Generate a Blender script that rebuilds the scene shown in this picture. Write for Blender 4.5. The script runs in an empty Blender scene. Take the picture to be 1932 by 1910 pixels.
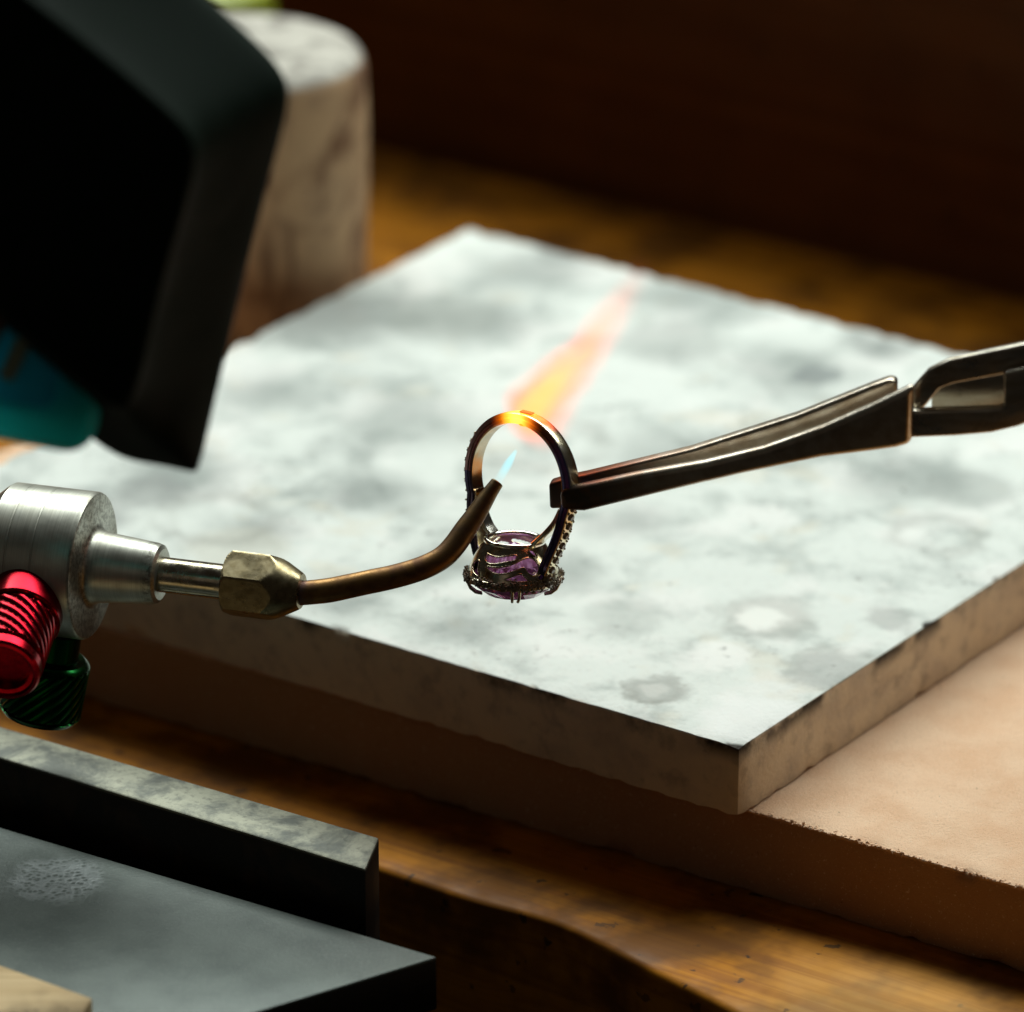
import bpy, bmesh, math, random
from mathutils import Vector, Matrix, noise, geometry
random.seed(7)
sc = bpy.context.scene
R = math.radians
# ------------------------------------------------------------------ camera (1 unit = 1 cm)
sc.unit_settings.scale_length = 0.01
PITCH, DIST = R(24), 98.0
FOCUS = Vector((0, 0, 4.3))                       # the ring, 4.3 cm above the soldering board
AX_U = Vector((1, 0, 0)); AX_V = Vector((0, math.sin(PITCH), math.cos(PITCH))); AX_W = Vector((0, -math.cos(PITCH), math.sin(PITCH)))
cam = bpy.data.cameras.new('camera'); co = bpy.data.objects.new('camera', cam); sc.collection.objects.link(co)
co.location = FOCUS + AX_W * DIST
co.rotation_euler = (R(90) - PITCH, 0, 0)
cam.sensor_width = 36; cam.lens = 10000 / 1932 * 36; cam.clip_start = 1; cam.clip_end = 2000
cam.dof.use_dof = True; cam.dof.focus_distance = DIST; cam.dof.aperture_fstop = 0.105; cam.dof.aperture_blades = 9
sc.camera = co
# ------------------------------------------------------------------ world: a dim room
wd = bpy.data.worlds.new('World'); sc.world = wd; wd.use_nodes = True
wd.node_tree.nodes['Background'].inputs[0].default_value = (1.0, .86, .72, 1)
wd.node_tree.nodes['Background'].inputs[1].default_value = 0.016
# ------------------------------------------------------------------ lamps
def area(name, loc, target, sx, sy, power, col, along=(1, 0, 0)):
    l = bpy.data.lights.new(name, 'AREA'); l.shape = 'RECTANGLE'; l.size = sx; l.size_y = sy; l.energy = power; l.color = col
    o = bpy.data.objects.new(name, l); sc.collection.objects.link(o); o.location = loc
    z = (Vector(loc) - Vector(target)).normalized(); x = Vector(along); x = (x - z * x.dot(z)).normalized()
    o.rotation_euler = Matrix((x, z.cross(x), z)).transposed().to_euler()
    return o
area('window_light', (10, 60, 82), (1, 4, 0), 142, 34, 172000, (.93, 1.0, .955), (.93, -.37, 0))
area('fill_light', (-60, -120, 70), (0, 0, 0), 60, 60, 1300, (1.0, .84, .66))  # added fill from the front left, lifts the faces turned from the window
sc.view_settings.view_transform = 'Standard'; sc.view_settings.look = 'None'
sc.view_settings.exposure = 0; sc.view_settings.gamma = 1
sc.cycles.use_denoising = True
sc.cycles.max_bounces = 10; sc.cycles.transmission_bounces = 8; sc.cycles.volume_bounces = 0
sc.cycles.sample_clamp_indirect = 6

# ------------------------------------------------------------------ material helpers
class NT:
    def __init__(s, name):
        s.m = bpy.data.materials.new(name); s.m.use_nodes = True; s.t = s.m.node_tree; s.n = s.t.nodes; s.l = s.t.links
        s.b = s.n['Principled BSDF']; s.out = s.n['Material Output']; s._c = None
    def put(s, sock, v):
        if v is None: return
        if hasattr(v, 'links') or hasattr(v, 'is_output'): s.l.new(v, sock)
        else:
            if isinstance(v, (tuple, list)) and sock.type == 'RGBA' and len(v) == 3: v = (*v, 1)
            sock.default_value = v
    @property
    def co(s):
        if s._c is None: s._c = s.n.new('ShaderNodeTexCoord').outputs['Object']
        return s._c
    def map(s, sc_=(1, 1, 1), rot=(0, 0, 0), loc=(0, 0, 0), v=None):
        n = s.n.new('ShaderNodeMapping'); s.put(n.inputs[0], v or s.co); n.inputs['Scale'].default_value = sc_; n.inputs['Rotation'].default_value = rot; n.inputs['Location'].default_value = loc
        return n.outputs[0]
    def noise(s, scale, detail=4, rough=.55, dist=0, v=None, col=False):
        n = s.n.new('ShaderNodeTexNoise'); s.put(n.inputs['Vector'], v or s.co)
        n.inputs['Scale'].default_value = scale; n.inputs['Detail'].default_value = detail; n.inputs['Roughness'].default_value = rough; n.inputs['Distortion'].default_value = dist
        return n.outputs['Color' if col else 'Fac']
    def voro(s, scale, v=None, rand=1.0):
        n = s.n.new('ShaderNodeTexVoronoi'); s.put(n.inputs['Vector'], v or s.co); n.inputs['Scale'].default_value = scale; n.inputs['Randomness'].default_value = rand
        return n.outputs['Distance']
    def ramp(s, f, *st):
        n = s.n.new('ShaderNodeValToRGB'); s.put(n.inputs[0], f); e = n.color_ramp.elements
        while len(e) < len(st): e.new(.5)
        for x, (p, c) in zip(e, st):
            x.position = p; x.color = (c, c, c, 1) if isinstance(c, (int, float)) else (*c, 1)
        return n.outputs[0]
    def rng(s, f, a, b, c=0., d=1.):
        n = s.n.new('ShaderNodeMapRange'); n.interpolation_type = 'SMOOTHSTEP'
        for i, v in enumerate((f, a, b, c, d)): s.put(n.inputs[i], v)
        return n.outputs[0]
    def math(s, op, a, b=None, c=None):
        n = s.n.new('ShaderNodeMath'); n.operation = op
        for i, v in enumerate((a, b, c)): s.put(n.inputs[i], v)
        return n.outputs[0]
    def mix(s, f, a, b, mode='MIX'):
        n = s.n.new('ShaderNodeMix'); n.data_type = 'RGBA'; n.blend_type = mode
        s.put(n.inputs[0], f); s.put(n.inputs[6], a); s.put(n.inputs[7], b)
        return n.outputs[2]
    def sep(s, v=None):
        n = s.n.new('ShaderNodeSeparateXYZ'); s.put(n.inputs[0], v or s.co); return n.outputs
    def dist(s, p, v=None):
        n = s.n.new('ShaderNodeVectorMath'); n.operation = 'DISTANCE'; s.put(n.inputs[0], v or s.co); n.inputs[1].default_value = p
        return n.outputs['Value']
    def bump(s, h, strength=.3, d=.05):
        n = s.n.new('ShaderNodeBump'); n.inputs['Strength'].default_value = strength; n.inputs['Distance'].default_value = d
        s.put(n.inputs['Height'], h); s.l.new(n.outputs[0], s.b.inputs['Normal'])
    def set(s, **k):
        names = dict(color='Base Color', rough='Roughness', metal='Metallic', ior='IOR', trans='Transmission Weight', spec='Specular IOR Level',
                     ecol='Emission Color', estr='Emission Strength', coat='Coat Weight', aniso='Anisotropic', sss='Subsurface Weight')
        for a, v in k.items(): s.put(s.b.inputs[names[a]], v)
        return s.m

# ------------------------------------------------------------------ materials
def m_board():
    t = NT('fired board'); x, y, z = t.sep()
    v = t.mix(.55, t.co, t.noise(.5, 3, .6, col=True), 'ADD')
    n1 = t.noise(.24, 6, .62, .6, v=v); n2 = t.noise(.62, 6, .62, .4); n3 = t.noise(5, 4, .6)
    dark = t.rng(n1, .50, .68); mid = t.rng(n2, .46, .68); lit = t.rng(t.noise(.5, 3, .5, v=t.map(loc=(9, 4, 2))), .50, .64)
    c = t.mix(t.math('MULTIPLY', mid, .60), (.74, .77, .725), (.36, .395, .37))
    c = t.mix(t.math('MULTIPLY', dark, .45), c, (.27, .30, .285))
    c = t.mix(t.math('MULTIPLY', lit, .75), c, (.83, .83, .79))
    c = t.mix(t.math('MULTIPLY', t.rng(n3, .52, .75), .18), c, (.34, .31, .27))
    c = t.mix(t.math('MULTIPLY', t.rng(t.noise(.7, 2, .5, v=t.map(loc=(3, 8, 1))), .6, .72), .3), c, (.70, .62, .48))
    wob = t.math('MULTIPLY', t.math('SUBTRACT', t.noise(1.8, 4), .5), .7)
    wob2 = t.math('MULTIPLY', t.math('SUBTRACT', t.noise(.55, 5, .62, v=t.map((1, .8, 1))), .5), 2.4)
    for (px, py, r, col, k) in SMOKE:
        d = t.math('ADD', t.dist((px, py, 0)), wob2)
        c = t.mix(t.math('MULTIPLY', t.rng(d, 0, r * 1.25, 1, 0), k * 1.0), c, col)
    for (px, py, r, col, k) in SPOTS:                                  # ring-shaped burn and flux marks
        d = t.math('ADD', t.dist((px, py, 0)), wob)
        c = t.mix(t.math('MULTIPLY', t.rng(d, r * .55, r, 1, 0), k), c, col)
    for (px, py, r, w_, k) in RINGS:                                    # scorch and flux rings
        d = t.math('ABSOLUTE', t.math('SUBTRACT', t.math('ADD', t.dist((px, py, 0)), t.math('MULTIPLY', wob, 1.3)), r))
        c = t.mix(t.math('MULTIPLY', t.rng(d, 0, w_, 1, 0), t.math('MULTIPLY', t.rng(n2, .3, .6), k)), c, (.30, .30, .27))
    pit = t.voro(1.6); pk = t.rng(t.noise(.5, 3, .5, v=t.map(loc=(1, 7, 3))), .50, .62)
    c = t.mix(t.math('MULTIPLY', t.rng(pit, .05, .12, 1, 0), t.math('MULTIPLY', pk, .7)), c, (.10, .085, .07))
    soot = t.math('MULTIPLY', t.rng(n3, .56, .70), t.rng(n1, .48, .62))
    c = t.mix(t.math('MULTIPLY', soot, .5), c, (.13, .125, .11))
    # sides: raw tan body, scorched arris
    side = t.rng(z, -.09, -.03, 1, 0)
    sc_ = t.mix(t.rng(t.noise(.8, 5, .6), .4, .65), (.82, .68, .50), (.68, .56, .43))
    sc_ = t.mix(t.math('MULTIPLY', t.rng(t.noise(2.2, 4, .6), .5, .75), .35), sc_, (.18, .13, .11))
    c = t.mix(side, c, sc_)
    edge = t.rng(z, -.45, -.03)
    c = t.mix(t.math('MULTIPLY', t.math('MULTIPLY', edge, t.rng(z, -.05, -.025, 1, 0)), t.rng(t.noise(.45, 5, .65, v=t.map(loc=(4, 1, 0))), .44, .58)), c, (.040, .034, .030))
    t.bump(t.math('ADD', t.noise(9, 5, .6), t.math('MULTIPLY', n1, 1.2)), .35, .05)
    return t.set(color=c, rough=.9, spec=.2)
def m_brick():
    t = NT('fireclay slab'); z = t.sep()[2]
    n = t.noise(.6, 5, .6); g = t.noise(11, 4, .7)
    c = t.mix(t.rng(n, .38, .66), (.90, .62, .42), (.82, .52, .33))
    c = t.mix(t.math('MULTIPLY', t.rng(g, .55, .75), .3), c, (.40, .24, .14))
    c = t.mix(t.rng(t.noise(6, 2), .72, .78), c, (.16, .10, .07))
    c = t.mix(t.rng(z, -.10, -.02, .75, 0), c, (.38, .17, .055))  # shade on the sides painted in as darker brown below the top
    c = t.mix(t.math('MULTIPLY', t.rng(t.noise(26, 3, .7), .58, .72), .45), c, (.30, .17, .09)); c = t.mix(t.math('MULTIPLY', t.rng(t.noise(19, 2, .6, v=t.map(loc=(5, 5, 5))), .62, .72), .4), c, (.92, .80, .66))
    t.bump(t.math('ADD', g, t.noise(30, 3, .7)), .6, .06)
    return t.set(color=c, rough=.95, spec=.15)
def m_wood(name, a, b, rough, coat=0., grain=1., worn=(), blot=.8):
    t = NT(name); v = t.map((.07, 2.2, 2.2))
    g = t.noise(2.0 * grain, 6, .6, 1.2, v=v); g2 = t.noise(.35, 4, .6)
    c = t.mix(t.rng(g, .35, .68), a, b)
    c = t.mix(t.math('MULTIPLY', t.rng(g2, .40, .62), blot), c, tuple(q * .30 for q in b))
    c = t.mix(t.math('MULTIPLY', t.rng(t.noise(1.9, 3, .5), .66, .72), .8), c, (.02, .014, .008))
    for (wx, wy, wr) in worn:                                           # worn wood, with the bright varnish reflection painted in as paler colour
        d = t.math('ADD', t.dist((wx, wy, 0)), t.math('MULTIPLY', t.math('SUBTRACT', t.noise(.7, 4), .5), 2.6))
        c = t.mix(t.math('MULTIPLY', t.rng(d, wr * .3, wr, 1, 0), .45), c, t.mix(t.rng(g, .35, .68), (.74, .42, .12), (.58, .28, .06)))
    c = t.mix(t.math('MULTIPLY', t.rng(t.noise(1.3, 4, .6, v=t.map(loc=(7, 2, 0))), .66, .70), .6), c, (.03, .02, .012))
    t.bump(g, .12, .03)
    return t.set(color=c, rough=t.rng(t.noise(.8, 4), .3, .7, rough - .08, rough + .12), coat=coat, spec=.16)
def m_metal(name, a, b, r0, r1, scale=6., stretch=(1, 1, 1), dirt=.3, dcol=(.03, .025, .02), bump=.12):
    t = NT(name); v = t.map(stretch)
    n = t.noise(scale, 6, .65, v=v); d = t.noise(scale * .35, 5, .65, .4)
    c = t.mix(t.rng(n, .35, .68), a, b)
    c = t.mix(t.math('MULTIPLY', t.rng(d, .50, .70), dirt), c, dcol)
    t.bump(n, bump, .02)
    return t.set(color=c, metal=1., rough=t.rng(d, .35, .68, r0, r1))
def m_brushed():
    t = NT('brushed steel')
    v = t.map((26, .35, .35)); n = t.noise(2, 5, .65, v=v); d = t.noise(1.2, 5, .6)
    x = t.sep()[0]; dt = t.noise(9, 5, .75)
    c = t.mix(t.rng(n, .3, .7), (.58, .58, .51), (.45, .45, .39))
    c = t.mix(t.math('MULTIPLY', t.rng(d, .5, .72), .35), c, (.30, .25, .17))
    grime = t.math('MULTIPLY', t.rng(t.math('ABSOLUTE', t.math('SUBTRACT', x, .02)), .0, .14, 1, 0), t.rng(dt, .42, .58))
    g2 = t.math('MULTIPLY', t.rng(t.math('ABSOLUTE', t.math('SUBTRACT', x, 1.22)), .0, .18, 1, 0), t.rng(dt, .44, .56))
    c = t.mix(t.math('MULTIPLY', t.math('MAXIMUM', grime, g2), .6), c, (.07, .06, .045))
    t.bump(n, .10, .01)
    return t.set(color=c, metal=1., rough=t.rng(d, .3, .7, .34, .46))
def m_plain(name, col, rough, metal=0., **k):
    t = NT(name); n = t.noise(5, 5, .6)
    c = t.mix(t.rng(n, .35, .7), col, tuple(q * .72 for q in col))
    t.bump(n, .06, .02)
    return t.set(color=c, rough=t.rng(n, .3, .7, max(.02, rough - .05), rough + .08), metal=metal, **k)
def m_shank():                                                          # heat-tinted white gold, glowing at the joint
    t = NT('heat tinted gold'); x, y, z = t.sep()
    ang = t.math('ARCTAN2', y, x)                                       # 90 degrees is the top of the band
    w = t.math('MULTIPLY', t.math('SUBTRACT', t.noise(3.5, 4), .5), .5)
    a = t.math('ADD', t.math('DIVIDE', t.math('ADD', ang, math.pi), 2 * math.pi), t.math('MULTIPLY', w, .12))
    side = t.rng(t.math('ABSOLUTE', z), .115, .135)
    tint = t.ramp(a, (0.0, (.10, .045, .06)), (.36, (.16, .06, .075)), (.50, (.09, .04, .07)), (.62, (.06, .08, .22)), (.68, (.50, .18, .05)), (.82, (.50, .20, .06)), (.93, (.22, .09, .14)))
    blue = t.ramp(a, (.30, (.14, .12, .24)), (.45, (.13, .15, .42)), (.58, (.14, .16, .42)), (.66, (.45, .16, .06)), (.73, (.6, .3, .1)), (.80, (.40, .16, .12)), (.90, (.46, .26, .26)), (.99, (.42, .24, .25)))
    gold = t.ramp(t.noise(4, 4), (.3, (.86, .82, .74)), (.55, (.74, .64, .42)), (.75, (.46, .36, .20)))
    inner = t.mix(t.rng(t.noise(3, 3), .4, .6), (.60, .38, .20), (.55, .46, .34))
    rad = t.math('SQRT', t.math('ADD', t.math('MULTIPLY', x, x), t.math('MULTIPLY', y, y)))
    c = t.mix(t.rng(rad, 1.10, 1.13, 1, 0), t.mix(side, gold, blue), inner)
    hot = t.rng(t.math('ADD', t.dist((-.06, 1.2, .05)), t.math('MULTIPLY', w, .3)), 0.06, .72, 1, 0)
    t.b.inputs['Emission Color'].default_value = (1, .30, .02, 1)
    ec = t.ramp(hot, (0, (1, .10, .0)), (.45, (1, .20, .0)), (.85, (1, .50, .03)), (1, (1, .60, .08)))
    t.bump(t.noise(8, 4), .08, .02)
    return t.set(color=c, metal=1., rough=.20, ecol=ec, estr=t.math('MULTIPLY', t.math('POWER', hot, 1.6), 2.1))

def worn_bar():
    t = NT('worn bar steel'); z = t.sep()[2]; n = t.noise(.9, 6, .65, .4); g = t.noise(7, 5, .6)
    c = t.mix(t.rng(n, .40, .62), (.24, .24, .185), (.085, .09, .078)); c = t.mix(t.math('MULTIPLY', t.rng(g, .5, .7), .5), c, (.06, .06, .05))
    side = t.mix(t.rng(n, .5, .66), (.010, .009, .008), (.030, .018, .010))      # near-black below the worn top
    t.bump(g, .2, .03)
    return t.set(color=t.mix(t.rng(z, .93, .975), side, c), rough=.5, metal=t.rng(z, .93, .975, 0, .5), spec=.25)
RINGS = [(4.9, 4.3, .85, .45, .40), (2.75, 1.05, .55, .25, .6), (6.1, 2.0, .8, .4, .35), (-6, 9, 1.1, .5, .4), (8.6, 8.2, .9, .4, .35), (.5, 13, 1.4, .6, .4)]
SMOKE = [(px_, py_, r_, (.19, .215, .205), k_) for px_, py_, r_, k_ in ((-3.8, 20.0, 2.2, .60), (-.8, 20.0, 2.0, .60), (-3.0, 10.3, 1.4, .65), (-7.0, 11.4, 1.7, .75), (-1.4, 6.9, 1.0, .60), (.4, 22.7, 2.0, .65), (4.1, 21.2, 2.1, .65), (8.2, 18.2, 1.0, .80), (-2.3, 14.2, 2.1, .50), (3.2, 12.2, 1.8, .50), (2.5, 8.9, 1.3, .50), (8.1, 11.1, 1.8, .55), (-5.1, 15.7, 1.8, .60), (.9, 6.4, 1.2, .55), (-5.2, 8.5, 1.2, .55), (6.1, 16.9, 2.1, .55), (-3.3, 5.2, 1.3, .55), (-.9, 3.8, 1.2, .55))]
SPOTS = []   # (x, y, radius, colour, strength) in the board's own centimetres, filled below

# ------------------------------------------------------------------ object helpers
def mesh(name, verts, faces, mat, parent=None, smooth=40, M=None):
    me = bpy.data.meshes.new(name); me.from_pydata([tuple(v) for v in verts], [], faces); me.update()
    bm = bmesh.new(); bm.from_mesh(me); bmesh.ops.recalc_face_normals(bm, faces=bm.faces)
    return fin(name, bm, mat, parent, smooth, M, me)
def fin(name, bm, mat, parent=None, smooth=40, M=None, me=None):
    me = me or bpy.data.meshes.new(name); bm.to_mesh(me); bm.free()
    if smooth:
        me.shade_smooth(); me.set_sharp_from_angle(angle=R(smooth))
    me.materials.append(mat)
    o = bpy.data.objects.new(name, me); sc.collection.objects.link(o)
    if parent: o.parent = parent
    if M is not None: o.matrix_local = M
    return o
def tag(o, label=None, cat=None, group=None, kind=None):
    for k, v in (('label', label), ('category', cat), ('group', group), ('kind', kind)):
        if v: o[k] = v
    return o
def thing(name, M, label, cat, group=None):
    o = bpy.data.objects.new(name, None); o.empty_display_size = .5; sc.collection.objects.link(o); o.matrix_world = M
    return tag(o, label, cat, group)
def lathe(prof, seg=64, rfun=None, cap=(True, True)):
    """prof: (s, r) along local X; rfun(theta, s, r) -> r"""
    V, Fc = [], []
    for s, r in prof:
        for k in range(seg):
            th = 2 * math.pi * k / seg; rr = rfun(th, s, r) if rfun else r
            V.append((s, rr * math.cos(th), rr * math.sin(th)))
    for i in range(len(prof) - 1):
        for k in range(seg):
            k2 = (k + 1) % seg; Fc.append((i * seg + k, i * seg + k2, (i + 1) * seg + k2, (i + 1) * seg + k))
    if cap[0]: Fc.append(tuple(range(seg - 1, -1, -1)))
    if cap[1]: Fc.append(tuple(range((len(prof) - 1) * seg, len(prof) * seg)))
    return V, Fc
def frame_from(x_axis, origin, up=(0, 1, 0)):
    x = Vector(x_axis).normalized(); z = x.cross(Vector(up)).normalized(); y = z.cross(x)
    m = Matrix((x, y, z)).transposed().to_4x4(); m.translation = Vector(origin); return m
def catmull(P, n=8):
    out = []
    for i in range(len(P) - 1):
        p0 = P[max(i - 1, 0)]; p1 = P[i]; p2 = P[i + 1]; p3 = P[min(i + 2, len(P) - 1)]
        for k in range(n):
            t = k / n
            out.append(tuple(.5 * (2 * b + (c - a) * t + (2 * a - 5 * b + 4 * c - d) * t * t + (-a + 3 * b - 3 * c + d) * t ** 3) for a, b, c, d in zip(p0, p1, p2, p3)))
    out.append(tuple(P[-1])); return out
def sweep(path, seg=20, closed=False, cap=True):
    """path: (x, y, z, r); parallel-transported tube"""
    pts = [Vector(p[:3]) for p in path]; n = len(pts); V, Fc = [], []
    nrm = None
    for i in range(n):
        a = pts[(i - 1) % n] if (closed or i) else pts[0]; b = pts[(i + 1) % n] if (closed or i < n - 1) else pts[-1]
        t = (b - a).normalized()
        if nrm is None:
            nrm = t.orthogonal().normalized()
        nrm = (nrm - t * nrm.dot(t)).normalized(); bn = t.cross(nrm)
        for k in range(seg):
            th = 2 * math.pi * k / seg
            V.append(pts[i] + (nrm * math.cos(th) + bn * math.sin(th)) * path[i][3])
    for i in range(n if closed else n - 1):
        j = (i + 1) % n
        for k in range(seg):
            k2 = (k + 1) % seg; Fc.append((i * seg + k, i * seg + k2, j * seg + k2, j * seg + k))
    if cap and not closed:
        Fc.append(tuple(range(seg - 1, -1, -1))); Fc.append(tuple(range((n - 1) * seg, n * seg)))
    return V, Fc
def plate_bm(poly, z0, z1, bevel=0., seg=2):
    """polygon in local XY, extruded between z0 and z1, arrises bevelled"""
    bm = bmesh.new(); vs = [bm.verts.new((x, y, z0)) for x, y in poly]; f = bm.faces.new(vs)
    r = bmesh.ops.extrude_face_region(bm, geom=[f])
    for v in r['geom']:
        if isinstance(v, bmesh.types.BMVert): v.co.z = z1
    bmesh.ops.recalc_face_normals(bm, faces=bm.faces)
    if bevel:
        bm.normal_update()
        bmesh.ops.bevel(bm, geom=[e for e in bm.edges if e.calc_face_angle(0) > R(25)], offset=bevel, segments=seg, profile=.5, affect='EDGES', clamp_overlap=True)
    return bm
def slab(name, poly, z0, z1, mat, step=.35, rough=.05, parent=None, seed=0., scale=1.3, rnd=.10, M=None):
    """a worn masonry slab: gridded quad polygon (4 corners, counter-clockwise) with rounded, chipped arrises"""
    A, B, Cc, Dd = [Vector((*p, 0)) for p in poly]
    nu = max(2, int((B - A).length / step)); nv = max(2, int((Dd - A).length / step)); nz = 5
    bm = bmesh.new(); cache = {}
    def P(i, j, k):
        if (i, j, k) in cache: return cache[(i, j, k)]
        u, v, w = i / nu, j / nv, k / nz
        p = (A * (1 - u) + B * u) * (1 - v) + (Dd * (1 - u) + Cc * u) * v; p.z = z0 + (z1 - z0) * w
        eu = i in (0, nu); ev = j in (0, nv); ew = k in (0, nz)
        q = Vector((p.x * scale + seed, p.y * scale, p.z * scale))
        ne = eu + ev + ew
        d = noise.fractal(q, .8, 2.2, 4) * rough * .35
        if ne >= 2:
            c = (A + B + Cc + Dd) / 4; inw = Vector((c.x - p.x, c.y - p.y, 0)).normalized()
            chip = min(.05, max(0, noise.fractal(q * 2.1 + Vector((5, 1, 2)), .9, 2.1, 5)) * rough * 1.8) + rnd * .5
            if ew: p.z += (-chip if k == nz else chip) * (.9 if ne == 2 else 1.4)
            p += inw * chip
        else:
            if ew: p.z += d
            elif eu or ev: p += ((A - B) if eu else (A - Dd)).normalized() * d
        cache[(i, j, k)] = bm.verts.new(p); return cache[(i, j, k)]
    def quad(*k): bm.faces.new([P(*q) for q in k])
    for i in range(nu):
        for j in range(nv):
            quad((i, j, nz), (i + 1, j, nz), (i + 1, j + 1, nz), (i, j + 1, nz)); quad((i, j, 0), (i, j + 1, 0), (i + 1, j + 1, 0), (i + 1, j, 0))
    for k in range(nz):
        for i in range(nu): quad((i, 0, k), (i + 1, 0, k), (i + 1, 0, k + 1), (i, 0, k + 1)); quad((i, nv, k), (i, nv, k + 1), (i + 1, nv, k + 1), (i + 1, nv, k))
        for j in range(nv): quad((0, j, k), (0, j, k + 1), (0, j + 1, k + 1), (0, j + 1, k)); quad((nu, j, k), (nu, j + 1, k), (nu, j + 1, k + 1), (nu, j, k + 1))
    bmesh.ops.recalc_face_normals(bm, faces=bm.faces)
    return fin(name, bm, mat, parent, 60, M)
def T(x, y, z): return Matrix.Translation((x, y, z))
FOC = Matrix((AX_U, AX_V, AX_W)).transposed().to_4x4(); FOC.translation = FOCUS      # the tilted working plane of torch, ring and tweezers

# ================================================================== SETTING
BZ = -3.25                                                             # bench surface
bdir = Vector((16.46, -11.1, 0)).normalized(); bnor = Vector((bdir.y, -bdir.x, 0)) * -1    # bench runs along the board; bnor points to the back
Mb = Matrix((bdir, bnor, Vector((0, 0, 1)))).transposed().to_4x4(); Mb.translation = Vector((0, 0, BZ))
Mbi = Mb.inverted()
def loc2(x, y): p = Mbi @ Vector((x, y, BZ)); return p.x, p.y
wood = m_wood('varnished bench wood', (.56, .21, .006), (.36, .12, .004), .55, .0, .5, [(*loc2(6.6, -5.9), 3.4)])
edge = [loc2(*p) for p in ((-60, 39), (-20, 12.2), (-9, 4.6), (-2.44, -.05), (-.78, -1.25), (.89, -2.25), (2.4, -3.75), (3.94, -5.45), (7, -8.8), (12, -13.2), (40, -33))]
edge = [p[:2] for p in catmull([(*p, 0) for p in edge], 6)]
back = 31.0
poly = edge + [(90, back), (-90, back)]
bm = bmesh.new(); nE = len(edge)
prof = [(.5, 0), (.16, -.01), (.06, -.05), (.02, -.12), (0, -.22), (0, -12)]       # rounded, worn front arris
rows = []
for i, (x, y) in enumerate(edge):
    wob = noise.noise(Vector((x * .35, 3, 0))) * .12
    rows.append([bm.verts.new((x, y + d + wob, h)) for d, h in prof])
for i in range(nE - 1):
    for k in range(len(prof) - 1): bm.faces.new((rows[i][k], rows[i + 1][k], rows[i + 1][k + 1], rows[i][k + 1]))
bk = [bm.verts.new((x, back, 0)) for x, y in edge]
for i in range(nE - 1): bm.faces.new((rows[i][0], rows[i + 1][0], bk[i + 1], bk[i]))
bmesh.ops.recalc_face_normals(bm, faces=bm.faces)
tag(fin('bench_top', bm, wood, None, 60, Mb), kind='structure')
panel_m = m_wood('dark back panel wood', (.115, .046, .015), (.085, .033, .011), .7, 0, .2, (), .15)
bm = bmesh.new(); bmesh.ops.create_cube(bm, size=1, matrix=T(0, back + 1.0, 3.5) @ Matrix.Diagonal((180, 2, 25, 1)))
tag(fin('back_panel', bm, panel_m, None, 0, Mb), kind='structure')
bm = bmesh.new(); bmesh.ops.create_grid(bm, x_segments=2, y_segments=2, size=200, matrix=T(0, 0, -60))
tag(fin('floor', bm, m_plain('dark floor', (.03, .025, .02), .8), None, 0), kind='structure')

# ================================================================== SLABS
SPOTS += [(5.0, 4.4, .95, (.66, .65, .61), .8), (4.9, 4.3, .62, (.84, .84, .79), .95), (4.05, 2.6, .75, (.84, .84, .80), .9), (2.75, 1.05, .75, (.40, .41, .38), .75), (2.75, 1.1, .35, (.62, .62, .58), .7),
          (6.1, 2.0, .95, (.36, .37, .35), .6), (7.4, 4.2, .6, (.36, .37, .35), .55), (4.6, -.2, 1.3, (.85, .85, .82), .8), (2.2, 4.4, 1.0, (.48, .50, .47), .45),
          (-9, 9.2, 1.6, (.30, .31, .30), .6), (-7.4, 10.4, 1.0, (.28, .29, .28), .6), (6.6, 16.6, .7, (.20, .22, .22), .7), (-5.5, 7.6, 1.3, (.60, .58, .50), .5), (-2, 6.2, 1.0, (.40, .43, .40), .45),
          (1.2, 24.0, .9, (.25, .26, .25), .5), (3.5, 18.5, 1.6, (.33, .35, .33), .5), (-1.5, 20, 1.6, (.36, .38, .35), .5), (9.5, 10.5, 1.2, (.34, .36, .34), .5)]
Npt = Vector((4.23, -1.36)); aR = Vector((11.14, 15.33)).normalized(); aL = Vector((-aR.y, aR.x))
bp = [Npt, Vector((15.37, 13.97)), Vector((-1.0, 25.55)), Vector((-12.23, 9.74))]
board = slab('soldering_board', [tuple(p) for p in bp], -1.5, 0, m_board(), .22, .045, seed=2, rnd=.045)
tag(board, 'square pale marbled soldering board with scorched edges, on top of the pink slab', 'soldering board')
brd = Vector((1, -.635)).normalized(); bra = Vector((-brd.y, brd.x)); b0 = Vector((4.23, -.85))
qp = [b0 - brd * 22, b0 + brd * 24, b0 + brd * 24 + bra * 13, b0 - brd * 22 + bra * 13]
bt = -1.505
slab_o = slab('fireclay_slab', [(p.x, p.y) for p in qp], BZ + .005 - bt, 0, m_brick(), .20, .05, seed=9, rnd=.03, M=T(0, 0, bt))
cr = bmesh.new()                                                       # crumbs breaking away along the near arris
for k in range(420):
    a = random.uniform(-1, 8.5); q = b0 + brd * a + bra * abs(random.gauss(0, .05))
    bmesh.ops.create_icosphere(cr, subdivisions=1, radius=random.uniform(.012, .045), matrix=T(q.x, q.y, -.005 - random.random() * .04) @ Matrix.Rotation(random.random() * 6, 4, random.choice('XYZ')) @ Matrix.Diagonal((1, random.uniform(.5, 1.2), random.uniform(.5, 1), 1)))
o = fin('crumbs', cr, slab_o.data.materials[0], slab_o, 40); o['kind'] = 'stuff'
tag(slab_o, 'long pinkish fireclay slab with crumbly edge lying on the wooden bench under the board', 'slab', kind='thing')

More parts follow.
